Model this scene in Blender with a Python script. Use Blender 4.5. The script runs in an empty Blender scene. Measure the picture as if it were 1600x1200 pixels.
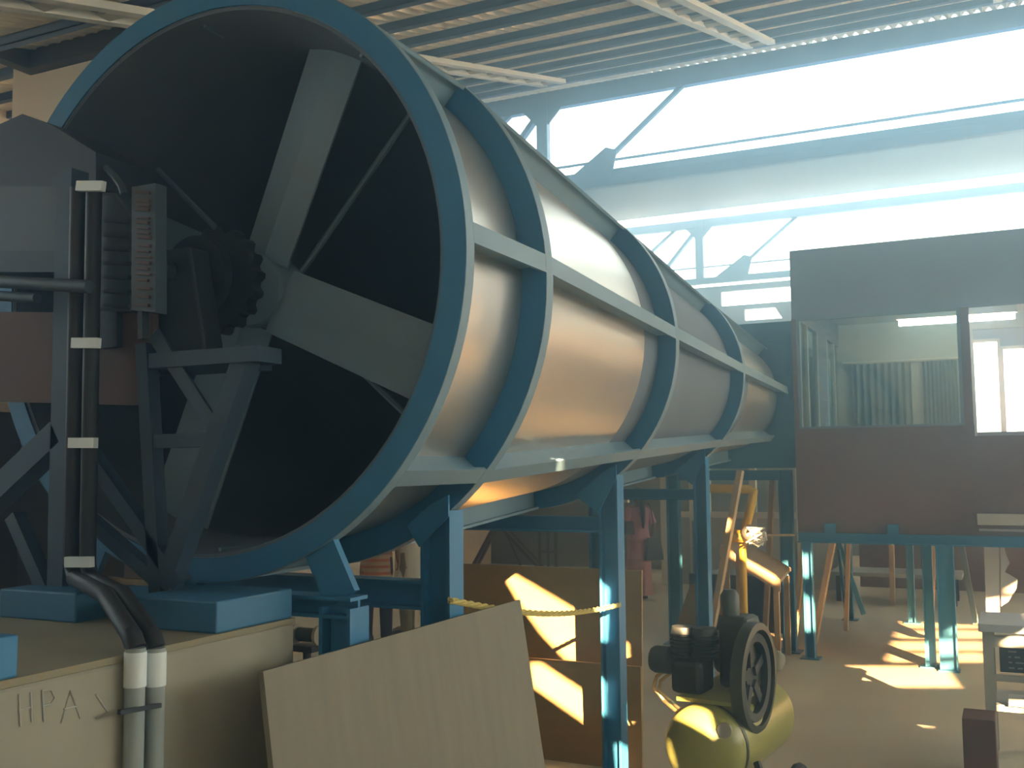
import bpy, bmesh, math, random
from mathutils import Vector, Matrix
random.seed(7)
PI=math.pi
SC=bpy.context.scene; COL=SC.collection
V=Vector
# ------------------------------------------------------------------ camera frame (solved from the photograph); image 1600x1200
F=1600.0
CAM=V((2.63749,-2.83954,1.859)); HZ=2.5576            # tunnel axis runs along +Y at height HZ
RI=V((0.89933545,0.43716286,-0.00918594)); UP=V((0.04344571,-0.06843343,0.99670925)); FW=V((-0.43509564,0.89677506,0.08053746))
def at(px,py,X=None,Y=None,Z=None,D=None):
    d=FW+(px-800)/F*RI-(py-600)/F*UP
    if X is not None: t=(X-CAM.x)/d.x
    elif Y is not None: t=(Y-CAM.y)/d.y
    elif Z is not None: t=(Z-CAM.z)/d.z
    else: t=D
    return CAM+d*t
# ------------------------------------------------------------------ materials
def mat(name,col,rough=.6,metal=0,var=.12,scale=6,bump=.0,stretch=(1,1,1),col2=None,spec=.5,emit=None,detail=6):
    m=bpy.data.materials.new(name); m.use_nodes=True; nt=m.node_tree; b=nt.nodes['Principled BSDF']
    b.inputs['Roughness'].default_value=rough; b.inputs['Metallic'].default_value=metal
    b.inputs['Specular IOR Level'].default_value=spec
    tc=nt.nodes.new('ShaderNodeTexCoord'); mp=nt.nodes.new('ShaderNodeMapping'); mp.inputs['Scale'].default_value=stretch
    nz=nt.nodes.new('ShaderNodeTexNoise'); nz.inputs['Scale'].default_value=scale; nz.inputs['Detail'].default_value=detail
    nt.links.new(tc.outputs['Object'],mp.inputs['Vector']); nt.links.new(mp.outputs['Vector'],nz.inputs['Vector'])
    mx=nt.nodes.new('ShaderNodeMix'); mx.data_type='RGBA'
    c1=[max(0,c*(1-var)) for c in col]; c2=col2 or [min(1,c*(1+var)) for c in col]
    mx.inputs['A'].default_value=(*c1,1); mx.inputs['B'].default_value=(*c2,1)
    nt.links.new(nz.outputs['Fac'],mx.inputs['Factor']); nt.links.new(mx.outputs['Result'],b.inputs['Base Color'])
    if bump:
        bp=nt.nodes.new('ShaderNodeBump'); bp.inputs['Strength'].default_value=bump; bp.inputs['Distance'].default_value=.02
        nt.links.new(nz.outputs['Fac'],bp.inputs['Height']); nt.links.new(bp.outputs['Normal'],b.inputs['Normal'])
    if emit:
        b.inputs['Emission Color'].default_value=(*emit[0],1); b.inputs['Emission Strength'].default_value=emit[1]
    return m
M=dict(
 blue=mat('blue_paint',(.032,.185,.36),.5,var=.18,scale=3),
 bluedk=mat('blue_paint_worn',(.035,.15,.27),.55,var=.22,scale=4),
 greyblue=mat('grey_blue_paint',(.16,.25,.31),.5,var=.15,scale=4),
 sheet=mat('galvanised_sheet',(.62,.60,.57),.34,.85,var=.12,scale=2.2,bump=.22,stretch=(1,.6,1)),
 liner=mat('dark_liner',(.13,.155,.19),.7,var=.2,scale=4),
 blade=mat('fan_blade_grey',(.19,.28,.35),.5,var=.12,scale=3),
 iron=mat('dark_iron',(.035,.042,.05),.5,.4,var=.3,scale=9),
 stand=mat('stand_paint',(.03,.055,.085),.55,var=.25,scale=5),
 motor=mat('motor_grey',(.042,.06,.075),.5,var=.2,scale=5),
 cover=mat('cover_dark',(.036,.046,.062),.6,var=.2,scale=5),
 rust=mat('brown_panel',(.11,.055,.04),.7,var=.25,scale=5),
 black=mat('black_rubber',(.02,.02,.022),.55,var=.2),
 strap=mat('white_strap',(.72,.78,.78),.5,var=.1),
 conc=mat('concrete',(.33,.31,.24),.9,var=.25,scale=3,bump=.15),
 concedge=mat('concrete_cap',(.28,.245,.16),.9,var=.25,scale=3),
 chalk=mat('chalk',(.42,.42,.38),.9),
 ply=mat('grey_plywood',(.20,.18,.135),.75,var=.22,scale=3,stretch=(6,6,.35)),
 brown=mat('brown_board',(.30,.20,.085),.6,var=.25,scale=4,stretch=(1,1,3)),
 wood=mat('raw_timber',(.42,.33,.21),.7,var=.25,scale=5,stretch=(4,4,.5)),
 rope=mat('yellow_rope',(.5,.4,.12),.8,var=.2,scale=40),
 olive=mat('olive_enamel',(.27,.26,.07),.33,var=.2,scale=4),
 olivedk=mat('oily_green',(.032,.036,.02),.45,var=.4,scale=8),
 cast=mat('black_casting',(.03,.032,.03),.5,.2,var=.4,scale=12),
 copper=mat('copper_pipe',(.6,.45,.2),.3,.8),
 yellow=mat('yellow_enamel',(.62,.40,.03),.4,var=.15),
 cabin=mat('cabin_laminate',(.13,.075,.06),.55,var=.12,scale=2,stretch=(1,1,.3)),
 cabinup=mat('fascia_haze_tint',(.20,.26,.35),.6,var=.1,scale=2),  # bluish glare from the glazing is mixed into this fascia colour
 cabinin=mat('cabin_lining',(.55,.63,.62),.7,var=.12,scale=2),
 curtain=mat('curtain_green_grey',(.22,.30,.30),.8,var=.15,scale=3,stretch=(6,6,.3)),
 painted_shade=mat('painted_shade_brown',(.07,.055,.045),.7,var=.2),
 white=mat('white_paint',(.72,.72,.66),.6,var=.05),
 wall=mat('whitewash',(.84,.83,.80),.85,var=.1,scale=1.5),
 olivewall=mat('dull_green_plaster',(.22,.23,.18),.9,var=.15,scale=1.5),
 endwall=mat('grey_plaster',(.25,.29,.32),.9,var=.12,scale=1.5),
 floor=mat('cement_floor',(.54,.51,.41),.62,var=.22,scale=1.4,bump=.05),
 yard=mat('bounce_ground_pale',(.85,.80,.68),.9,var=.05,scale=1),
 roof=mat('cement_roof_sheet',(.82,.79,.69),.8,var=.15,scale=2),
 steel=mat('steel_purlin',(.11,.19,.34),.6,var=.12,scale=2),
 lattice=mat('pale_lattice_paint',(.48,.54,.55),.55,var=.1),
 redox=mat('red_oxide_steel',(.10,.045,.035),.6,var=.2),
 grey=mat('grey_enamel',(.38,.42,.42),.5,var=.2),
 palegrey=mat('pale_blue_top',(.50,.57,.66),.4,var=.12),
 panelw=mat('white_sheet',(.62,.66,.72),.5,var=.1),
 sack=mat('grey_sack',(.38,.38,.33),.9,var=.25,scale=9,bump=.4),
 skin=mat('brown_skin',(.22,.115,.07),.55,var=.08),
 hair=mat('black_hair',(.012,.011,.012),.45,var=.2,scale=30),
 pink=mat('pink_kurta',(.56,.30,.37),.85,var=.16,scale=14,bump=.1),
 rose=mat('rose_skirt',(.40,.19,.18),.85,var=.2,scale=12,bump=.1),
 bag=mat('black_bag',(.025,.025,.028),.45,var=.2),
 navy=mat('navy_trousers',(.02,.024,.06),.8,var=.2),
 khaki=mat('grey_trousers',(.20,.19,.14),.85,var=.15),
 shirtw=mat('white_shirt',(.62,.62,.58),.8,var=.06),
 shoe=mat('dark_shoe',(.02,.015,.012),.5),
 eye=mat('eye_dark',(.02,.02,.02),.2),
 tubeglow=mat('lamp_tube',(.9,.95,1),.4,emit=((.95,1,1),30)),
 nickel=mat('bare_steel',(.5,.5,.48),.35,.9,var=.1),
 pvc=mat('grey_conduit',(.30,.34,.33),.5,var=.1),
)
def stripes():
    m=mat('striped_shirt',(.5,.36,.2),.8); nt=m.node_tree; b=nt.nodes['Principled BSDF']
    w=nt.nodes.new('ShaderNodeTexWave'); w.wave_type='BANDS'; w.bands_direction='Z'; w.inputs['Scale'].default_value=4.5
    tc=nt.nodes.new('ShaderNodeTexCoord'); r=nt.nodes.new('ShaderNodeValToRGB'); r.color_ramp.interpolation='CONSTANT'
    r.color_ramp.elements[0].color=(.42,.36,.24,1); r.color_ramp.elements[1].color=(.42,.09,.03,1); r.color_ramp.elements[1].position=.62
    nt.links.new(tc.outputs['Object'],w.inputs['Vector']); nt.links.new(w.outputs['Fac'],r.inputs['Fac']); nt.links.new(r.outputs['Color'],b.inputs['Base Color'])
    return m
M['striped']=stripes()
def glassmat(name,tint,refl=.12):
    m=bpy.data.materials.new(name); m.use_nodes=True; nt=m.node_tree; nt.nodes.remove(nt.nodes['Principled BSDF'])
    o=nt.nodes['Material Output']; t=nt.nodes.new('ShaderNodeBsdfTransparent'); t.inputs['Color'].default_value=(*tint,1)
    g=nt.nodes.new('ShaderNodeBsdfGlossy'); g.inputs['Roughness'].default_value=.03; x=nt.nodes.new('ShaderNodeMixShader'); x.inputs['Fac'].default_value=refl
    nt.links.new(t.outputs[0],x.inputs[1]); nt.links.new(g.outputs[0],x.inputs[2]); nt.links.new(x.outputs[0],o.inputs['Surface']); return m
M['glass']=glassmat('window_glass',(.86,.93,.9)); M['skyglass']=glassmat('roof_glass',(.93,.97,1),.05)
# ------------------------------------------------------------------ mesh builder
def frame_axes(d,up=None):
    d=d.normalized(); u=V(up) if up is not None else V((0,0,1))
    if abs(d.dot(u.normalized()))>.98: u=V((1,0,0)) if up is None else (V((0,1,0)) if abs(d.y)<.9 else V((1,0,0)))
    s=d.cross(u).normalized(); u=s.cross(d).normalized(); return s,u,d
class MB:
    def __init__(s): s.bm=bmesh.new()
    def verts(s,ps): return [s.bm.verts.new(p) for p in ps]
    def face(s,vs):
        try: return s.bm.faces.new(vs)
        except ValueError: return None
    def box(s,c,d,R=None):
        c=V(c); h=V(d)/2; R=R or Matrix.Identity(3)
        v=s.verts([c+R@V((x*h.x,y*h.y,z*h.z)) for x in(-1,1) for y in(-1,1) for z in(-1,1)])
        for f in((0,1,3,2),(4,6,7,5),(0,4,5,1),(2,3,7,6),(0,2,6,4),(1,5,7,3)): s.face([v[i] for i in f])
        return s
    def span(s,a,b):
        a,b=V(a),V(b); return s.box((a+b)/2,[abs(x) for x in (b-a)])
    def bar(s,p,q,w,h,up=None):           # rectangular bar p->q, w along side, h along up
        p,q=V(p),V(q); a,u,d=frame_axes(q-p,up); s.loop([[c+a*x*w/2+u*y*h/2 for x,y in((-1,-1),(1,-1),(1,1),(-1,1))] for c in(p,q)]); return s
    def loop(s,rings,cap=True,close=False):
        vr=[s.verts(r) for r in rings]; n=len(vr[0])
        pairs=list(zip(vr,vr[1:]))+([(vr[-1],vr[0])] if close else [])
        for a,b in pairs:
            for i in range(n): s.face([a[i],a[(i+1)%n],b[(i+1)%n],b[i]])
        if cap and not close: s.face(vr[0][::-1]); s.face(vr[-1])
        return s
    def tube(s,pts,r,n=10,cap=True):
        pts=[V(p) for p in pts]; rings=[]; prev=None
        for i,p in enumerate(pts):
            d=(pts[min(i+1,len(pts)-1)]-pts[max(i-1,0)]).normalized()
            if prev is None: a,u,_=frame_axes(d)
            else:
                u=(prev-d*prev.dot(d)).normalized(); a=d.cross(u)
            prev=u; rr=r[i] if isinstance(r,(list,tuple)) else r
            rings.append([p+(a*math.cos(2*PI*k/n)+u*math.sin(2*PI*k/n))*rr for k in range(n)])
        return s.loop(rings,cap)
    def lathe(s,prof,o,ax=(0,1,0),n=48,close=False,cap=False,a0=0,a1=2*PI):
        o=V(o); a,u,d=frame_axes(V(ax)); full=abs(a1-a0-2*PI)<1e-6; k=n if full else n+1
        rings=[[o+d*t+(a*math.cos(a0+(a1-a0)*i/n)+u*math.sin(a0+(a1-a0)*i/n))*r for i in range(k)] for r,t in prof]
        return s.loop(rings,cap,close)
    def prism(s,poly,vec):
        vec=V(vec); a=s.verts(poly); b=s.verts([V(p)+vec for p in poly]); n=len(poly)
        s.face(a[::-1]); s.face(b)
        for i in range(n): s.face([a[i],a[(i+1)%n],b[(i+1)%n],b[i]])
        return s
    def ell(s,c,rx,ry,rz,nu=16,nv=10,R=None):
        R=R or Matrix.Identity(3); c=V(c)
        rings=[[c+R@V((rx*math.sin(t)*math.cos(2*PI*k/nu),ry*math.sin(t)*math.sin(2*PI*k/nu),rz*math.cos(t))) for k in range(nu)] for t in [PI*(.5+i)/nv for i in range(nv)]]
        return s.loop(rings)
    def ibeam(s,p,q,w,dp,t=.014,up=None): # I section: flanges at +-w/2 along side, web between, depth dp along up
        p,q=V(p),V(q); a,u,d=frame_axes(q-p,up)
        P=[(-w/2,-dp/2),(-w/2+t,-dp/2),(-w/2+t,-t/2),(w/2-t,-t/2),(w/2-t,-dp/2),(w/2,-dp/2),(w/2,dp/2),(w/2-t,dp/2),(w/2-t,t/2),(-w/2+t,t/2),(-w/2+t,dp/2),(-w/2,dp/2)]
        return s.loop([[c+a*x+u*y for x,y in P] for c in(p,q)])
    def angle(s,p,q,w,t=.012,up=None,flip=1):  # L section
        p,q=V(p),V(q); a,u,d=frame_axes(q-p,up); a=a*flip
        P=[(0,0),(w,0),(w,t),(t,t),(t,w),(0,w)]
        return s.loop([[c+a*x+u*y for x,y in P] for c in(p,q)])
    def build(s,name,m,parent=None,smooth=False,bevel=0,org=None):
        bmesh.ops.recalc_face_normals(s.bm,faces=s.bm.faces)
        me=bpy.data.meshes.new(name)
        if parent is not None: o0=wloc(parent)
        elif org is not None: o0=V(org)
        else:
            xs=[v.co for v in s.bm.verts]; o0=V(((min(p.x for p in xs)+max(p.x for p in xs))/2,(min(p.y for p in xs)+max(p.y for p in xs))/2,min(p.z for p in xs)))
        for v in s.bm.verts: v.co-=o0
        if smooth:
            for f in s.bm.faces: f.smooth=True
        s.bm.to_mesh(me); s.bm.free()
        if smooth: me.set_sharp_from_angle(angle=math.radians(38))
        me.materials.append(M[m] if isinstance(m,str) else m)
        o=bpy.data.objects.new(name,me); COL.objects.link(o)
        if parent is not None: o.parent=parent
        else: o.location=o0
        if bevel:
            b=o.modifiers.new('edge','BEVEL'); b.width=bevel; b.segments=2; b.limit_method='ANGLE'
        return o
def wloc(o):
    l=V((0,0,0))
    while o is not None: l+=V(o.location); o=o.parent
    return l
def thing(name,label,cat,loc,group=None):
    o=bpy.data.objects.new(name,None); COL.objects.link(o); o.location=loc; o.empty_display_size=.1
    return tag(o,label,cat,group)
def tag(o,label,cat,group=None):
    o['label']=label; o['category']=cat
    if group: o['group']=group
    return o
def struct(o,label=None,cat=None):
    o['kind']='structure'
    if label: o['label']=label
    if cat: o['category']=cat
    return o
# ================================================================== HALL
Y1=10.60; Y2=19.0; ZT=7.31; ZB=5.91; XL,XR=-6.5,11.9; YR=-4.0; TS=.277
def slabz(y): return ZT-TS*(Y1-y)+.06
struct(MB().span((XL-.3,YR-.3,-.2),(XR+.3,Y2+1,0)).build('floor','floor'),'worn beige cement floor of the workshop','floor')
struct(MB().span((XR+.3,-30,-.25),(60,50,-.05)).span((-40,-30,-.25),(XL-.3,50,-.05)).build('ground_bounce','yard'),'unseen yard added outside to bounce sunlight into the workshop','yard')  # ground planes added outside to bounce light in through the wall openings
# sun: every lit patch on the floor and boards comes through invented gaps in the unseen rear wall, each shaped from its patch
SUND=V((-.52,.84,-.31)).normalized()
def back(p):
    p=V(p); t=(p.y-YR)/SUND.y; q=p-SUND*t; return (q.x,q.z)
lit=[]
def litpoly(pts): lit.append([back(p) for p in pts])
YA=3.42
litpoly([at(786,884,Y=YA),at(815,890,Y=YA),at(922,953,Y=YA),at(918,1030,Y=YA),at(890,1028,Y=YA),at(850,985,Y=YA),at(815,935,Y=YA)])
litpoly([at(828,1034,Y=YA-.1),at(850,1034,Y=YA-.1),at(922,1082,Y=YA-.1),at(922,1136,Y=YA-.1),at(832,1072,Y=YA-.1)])
litpoly([at(937,985,Y=YA),at(942,985,Y=YA),at(944,1150,Y=YA),at(939,1150,Y=YA)])
litpoly([at(952,980,Y=YA),at(992,1000,Y=YA),at(994,1042,Y=YA),at(952,1030,Y=YA)])
litpoly([at(954,1105,Y=YA-.1),at(1012,1140,Y=YA-.1),at(1014,1180,Y=YA-.1),at(954,1140,Y=YA-.1)])
litpoly([at(1024,1140,D=4.9),at(1058,1150,D=4.9),at(1075,1235,D=4.9),at(1030,1235,D=4.9)])
litpoly([at(1558,1098,D=6.3),at(1588,1098,D=6.3),at(1588,1116,D=6.3),at(1558,1116,D=6.3)])
for (x0,x1,x2,x3,y0,y1) in [(1330,1475,1500,1315,1040,1073),(1395,1540,1540,1385,1020,1034),(1400,1540,1540,1392,1002,1016),(1405,1540,1540,1400,985,997),(1412,1538,1540,1408,968,981)]:
    litpoly([at(x0,y0,Z=0),at(x1,y0,Z=0),at(x2,y1,Z=0),at(x3,y1,Z=0)])
litpoly([at(1130,795,Y=6.5),at(1146,795,Y=6.5),at(1141,828,Y=6.5),at(1125,828,Y=6.5)])
litpoly([at(1150,765,Y=6.9),at(1183,765,Y=6.9),at(1176,850,Y=6.9),at(1150,850,Y=6.9)])
litpoly([at(1150,858,Y=7.0),at(1217,896,Y=7.0),at(1217,915,Y=7.0),at(1140,868,Y=7.0)])
litpoly([at(1236,870,Y=7.5),at(1262,870,Y=7.5),at(1262,905,Y=7.5),at(1236,905,Y=7.5)])
litpoly([at(1252,925,Y=7.4),at(1295,950,Y=7.4),at(1290,985,Y=7.4),at(1248,985,Y=7.4)])
SIDE=((.2,4.4,2.5,4.5),(4.7,10.3,2.5,5.7),(11.0,16.0,2.0,5.6))  # unseen side openings, added and sized for the daylight they let in
def holed_wall(name,outer,holes,fn,thick,m):
    bm=bmesh.new(); es=[]
    for loop in [outer]+holes:
        vs=[bm.verts.new((a,b,0)) for a,b in loop]
        es+=[bm.edges.new((vs[i],vs[(i+1)%len(vs)])) for i in range(len(vs))]
    bmesh.ops.triangle_fill(bm,edges=es,use_beauty=True,use_dissolve=False)
    mb=MB()
    sh=lambda L: abs(sum(L[i][0]*L[(i+1)%len(L)][1]-L[(i+1)%len(L)][0]*L[i][1] for i in range(len(L))))/2
    if abs(sum(f.calc_area() for f in bm.faces)-sh(outer)+sum(sh(h) for h in holes))>.02: print('WALL FILL BAD',name,len(holes))
    top=[v for v in bm.verts]
    A={v:mb.bm.verts.new(V(fn(v.co.x,v.co.y))) for v in top}; B={v:mb.bm.verts.new(V(fn(v.co.x,v.co.y))+V(thick)) for v in top}
    for f in bm.faces:
        mb.face([A[v] for v in f.verts]); mb.face([B[v] for v in f.verts][::-1])
    for e in bm.edges:
        if len(e.link_faces)==1: a,b=e.verts; mb.face([A[a],A[b],B[b],B[a]])
    bm.free(); return mb.build(name,m)
struct(holed_wall('wall_rear_gobo',[(XL,0),(XR,0),(XR,7.0),(XL,7.0)],lit,lambda a,b:(a,YR,b),(0,-.04,0),'wall'))  # unseen wall pierced by the added sun gaps
struct(holed_wall('wall_left',[(YR,0),(Y2,0),(Y2,7.4),(YR,7.4)],[[(-2.6,2.2),(-1.15,2.2),(-1.15,5.8),(-2.6,5.8)]],lambda a,b:(XL,a,b),(-.15,0,0),'wall'),'white washed side wall of the workshop','wall')  # opening near the rear is added, out of view, as fill for the fan front
struct(holed_wall('wall_right',[(YR,0),(Y2,0),(Y2,7.4),(YR,7.4)],[[(a,z0),(b,z0),(b,z1),(a,z1)] for a,b,z0,z1 in SIDE],lambda a,b:(XR,a,b),(.15,0,0),'wall'))
struct(MB().span((XL,YR-.1,7.0),(XR,-1,7.15)).span((XL,-1.08,slabz(-1)),(XR,-1,7.1)).build('ceiling_rear','steel'))
# end wall with two tall bright windows and a broken strip of light under the roof truss
W1=(at(1519,535,Y=Y2),at(1565,686,Y=Y2)); W2=(at(1567,545,Y=Y2),at(1606,676,Y=Y2))
holes=[[(W[0].x,W[1].z),(W[1].x,W[1].z),(W[1].x,W[0].z),(W[0].x,W[0].z)] for W in (W1,W2)]
holes+=[[(-4.6,5.05),(-3.3,5.05),(-3.3,5.5),(-4.6,5.5)],[(-2.9,5.3),(-1.2,5.3),(-1.2,5.62),(-2.9,5.62)],[(-2.4,4.95),(-1.6,4.95),(-1.75,5.2),(-2.4,5.2)]]
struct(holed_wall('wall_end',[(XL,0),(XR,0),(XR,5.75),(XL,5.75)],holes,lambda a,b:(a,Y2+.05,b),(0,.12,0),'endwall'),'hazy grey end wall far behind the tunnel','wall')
for i,W in enumerate((W1,W2)):
    mb=MB(); a,b=W; t=.05
    for q in (((a.x-t,b.z-t),(a.x,a.z+t)),((b.x,b.z-t),(b.x+t,a.z+t)),((a.x-t,b.z-t),(b.x+t,b.z)),((a.x-t,a.z),(b.x+t,a.z+t))):
        mb.span((q[0][0],Y2-.02,q[0][1]),(q[1][0],Y2+.1,q[1][1]))
    o=struct(mb.build('window_%d'%(i+1),'white'),('first' if i==0 else 'second')+' tall bright window seen through the open side of the raised cabin','window')
    MB().span((a.x,Y2+.06,b.z),(b.x,Y2+.066,a.z)).build('pane','skyglass',o)
# plaster wall behind the tunnel, partition behind the woman
struct(MB().span((XL,15,0),(-2.46,15.15,3.4)).build('wall_inner','olivewall'),'dull green plaster wall behind the brown trestles','wall')
pt=thing('wall_partition','grey panelled partition with white framed window behind the woman','partition',(-1.2,13,0)); pt['kind']='structure'
z0=at(1060,803,Y=13).z
MB().span((-2.42,13,0),(.35,13.05,z0-.05)).build('panel','grey',pt)
mb=MB().span((-2.42,12.95,z0-.05),(.35,13.06,z0+.04))
for x in (-2.42,-1.95,-1.72,-1.0,-.3,.28): mb.span((x,12.96,0),(x+.1,13.06,2.7))
mb.span((-2.42,12.95,2.62),(.35,13.06,2.72)); mb.build('frame','white',pt)
MB().span((-2.32,13.0,z0+.04),(.28,13.02,2.62)).build('glass_pane','glass',pt)
MB().span((-1.90,12.93,.05),(-1.85,12.98,z0-.1)).build('door_gap','black',pt)
# roof slabs of corrugated sheet
def corr(name,y0,y1,zf,x0,x1,pitch=.13,amp=.035):
    mb=MB(); n=int((x1-x0)/pitch*6); a=[];b=[];a2=[];b2=[]
    for i in range(n+1):
        x=x0+(x1-x0)*i/n; w=amp*math.sin(2*PI*(x-x0)/pitch)
        for L,y,dz in((a,y0,0),(b,y1,0),(a2,y0,.02),(b2,y1,.02)): L.append(mb.bm.verts.new((x,y,zf(y)+w+dz)))
    for i in range(n):
        mb.face([a[i],a[i+1],b[i+1],b[i]]); mb.face([a2[i],b2[i],b2[i+1],a2[i+1]])
        mb.face([a[i],a2[i],a2[i+1],a[i+1]]); mb.face([b[i],b[i+1],b2[i+1],b2[i]])
    return struct(mb.build(name,'roof',smooth=True))
corr('ceiling',-1.0,Y1+.1,slabz,XL,XR)['label']='cream corrugated roof sheets above the tunnel'
sl2=lambda y: ZB+.05+(7.35-ZB)*(y-Y1)/(Y2-Y1)
o=struct(MB().loop([[V((x,y,sl2(y)+d)) for x,y,d in((XL,Y1,0),(XL,Y2-.5,0),(XL,Y2-.5,.1),(XL,Y1,.1))] for _ in(0,)]+[[V((x,y,sl2(y)+d)) for x,y,d in((XR,Y1,0),(XR,Y2-.5,0),(XR,Y2-.5,.1),(XR,Y1,.1))]]).build('ceiling_far','steel'),'dark sloping roof slab between the two glazed trusses','roof')
# purlins
ords=['first','second','third','fourth','fifth','sixth','seventh','eighth','ninth','tenth','eleventh','twelfth','thirteenth']
py=9.35; k=0; PURL=[]
while py>1.0:
    z=slabz(py)-.04; mb=MB()
    mb.span((XL,py-.03,z-.07),(XR,py-.02,z)); mb.span((XL,py-.03,z-.07),(XR,py+.035,z-.062)); mb.span((XL,py-.03,z-.008),(XR,py+.035,z))
    o=mb.build('roof_purlin','steel'); tag(o,'%s dark blue purlin under the corrugated roof, counted from the bright glazing'%ords[k],'roof beam','purlins under the corrugated roof'); PURL.append(o)
    py-=.74; k+=1
# lattice rafters
for X,nm in ((-2.45,'pale lattice rafter just above the tunnel and left of the glazed truss post'),(.2,'pale bright lattice rafter at the top centre of the photo'),(2.85,'pale lattice rafter nearest the right edge of the hall roof')):
    r=thing('lattice_rafter',nm,'roof beam',(X,6,slabz(6)-.3),'lattice rafters under the purlins')
    ya,yb=(-.9,8.95)
    def P(y,dx,dz=0): return V((X+dx,y,slabz(y)-.14+dz))
    for s in (-.13,.13):
        MB().bar(P(ya,s),P(yb,s),.085,.05).build('chord','lattice',r)
    y=ya+.2; 
    while y<yb:
        MB().bar(P(y,-.13,.0),P(y,.13,.0),.10,.02).build('batten','lattice',r); y+=.5
# glazed trusses
def truss(Y,lab,yoff=0):
    t=thing('roof_truss',lab,'roof truss',(0,Y,ZB),'glazed trusses of the saw-tooth roof')
    MB().span((XL,Y-.06,ZT-.24),(XR,Y+.06,ZT+.02)).build('top_chord','steel',t)
    MB().span((XL,Y-.06,ZB-.1),(XR,Y+.06,ZB+.03)).build('bottom_chord','steel',t)
    MB().span((XL,Y-.02,ZB+.26),(XR,Y+.02,ZB+.29)).build('rail','steel',t)
    for k in range(-1,4):
        x=-3.33+2.65*k
        if k>0: continue
        MB().span((x-.085,Y-.07,ZB),(x+.085,Y+.05,ZT)).build('vertical','steel',t)
        MB().bar((x,Y,ZT-.2),(x-1.05,Y,ZB),.07,.11,(0,1,0)).build('diagonal','steel',t)
        MB().bar((x+.62,Y,ZB),(x+2.2,Y,ZT-.15),.06,.07,(0,1,0)).build('diagonal','steel',t)
        MB().prism([V((x-.34,Y-.05,ZT-.2)),V((x+.34,Y-.05,ZT-.2)),V((x+.1,Y-.05,ZT-.46)),V((x-.1,Y-.05,ZT-.46))],(0,.03,0)).build('gusset','steel',t)
        MB().prism([V((x+.3,Y-.05,ZB)),V((x+1.05,Y-.05,ZB)),V((x+1.15,Y-.05,ZB+.4)),V((x+.98,Y-.05,ZB+.46))],(0,.03,0)).build('gusset','steel',t)
    MB().span((XL,Y+.08,ZB+.05),(XR,Y+.086,ZT-.2)).build('glazing','skyglass',t)
    return t
truss(Y1,'nearer blue glazed roof truss, its bottom chord level with the tunnel crown')
truss(Y2,'farther glazed roof truss, low behind the tunnel, beside the raised cabin')
# block of an upper office at the left, with its ring beam
BXW=-4.1; cp=at(48,118,X=BXW); ztop=slabz(cp.y)-.04
bw=struct(MB().span((BXW-.2,cp.y,2.3),(-3.0,cp.y+.15,ztop)).span((BXW-.2,-1,2.3),(BXW,cp.y,slabz(-1)-.05)).build('wall_block','wall'),'white wall of the inner corner at the upper left','wall')
MB().span((BXW-.2,cp.y+.001,0),(-3.0,cp.y+.16,2.3)).span((BXW-.2,-1,0),(BXW+.005,cp.y+.16,2.3)).build('painted_shade','painted_shade',bw)  # dark lower band painted in to stand for shade behind the plinth
o=MB().span((BXW,cp.y-.10,cp.z),(-3.0,cp.y,cp.z+.17)).span((BXW,-.9,cp.z-.62),(BXW+.10,-.8,cp.z-.5)).build('ring_beam','cover') if 0 else MB().span((BXW+.10,cp.y-.10,cp.z),(-3.0,cp.y,cp.z+.15)).span((BXW,.9,cp.z),(BXW+.10,cp.y,cp.z+.15)).build('ring_beam','cover'); tag(o,'grey ledge beam turning the corner of the white wall at upper left','beam')
# ================================================================== WIND TUNNEL
YS=[0,.66,2.80,5.08,7.60]; RS=[1.1,1.1,.952,.80,.66]; FL=.112
T=thing('wind_tunnel','huge round galvanised wind tunnel with blue ring flanges on a blue steel stand','wind tunnel',(0,0,HZ))
ax=(0,HZ)
def lat(prof,name,m,parent,n=96,smooth=True): return MB().lathe(prof,(0,0,HZ),(0,1,0),n,close=True).build(name,m,parent,smooth)
lat([(1.024,.008),(.992,.3),(.992,.68),(.980,.68),(.980,.3),(1.014,.008)],'fan_casing','sheet',T)
lat([(.992,.68),(RS[2]-FL,YS[2]),(RS[3]-FL,YS[3]),(RS[4]-FL,7.6),(RS[4]-FL-.012,7.6),(RS[3]-FL-.012,YS[3]),(.980,.68)],'diffuser_shell','sheet',T)
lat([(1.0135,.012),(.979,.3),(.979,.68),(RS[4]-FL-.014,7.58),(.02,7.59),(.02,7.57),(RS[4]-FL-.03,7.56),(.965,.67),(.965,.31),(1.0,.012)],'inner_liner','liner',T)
lat([(1.014,0),(1.1,0),(1.1,.055),(1.088,.055),(1.088,.012),(1.014,.012)],'ring_flange','blue',T,120)
for y,r in zip(YS[1:4],RS[1:4]):
    lat([(r-FL-.01,y-.014),(r,y-.03),(r,y+.03),(r-.012,y+.03),(r-.012,y-.0),(r-FL-.01,y)],'ring_flange','blue',T,96)
lat([(1.0985,.002),(1.102,.002),(1.102,.056),(1.0985,.056)],'rim_band','greyblue',T,120)
for y,r in zip(YS[1:4],RS[1:4]): lat([(r-.001,y-.029),(r+.003,y-.029),(r+.003,y+.031),(r-.001,y+.031)],'rim_band','greyblue',T,96)
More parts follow.
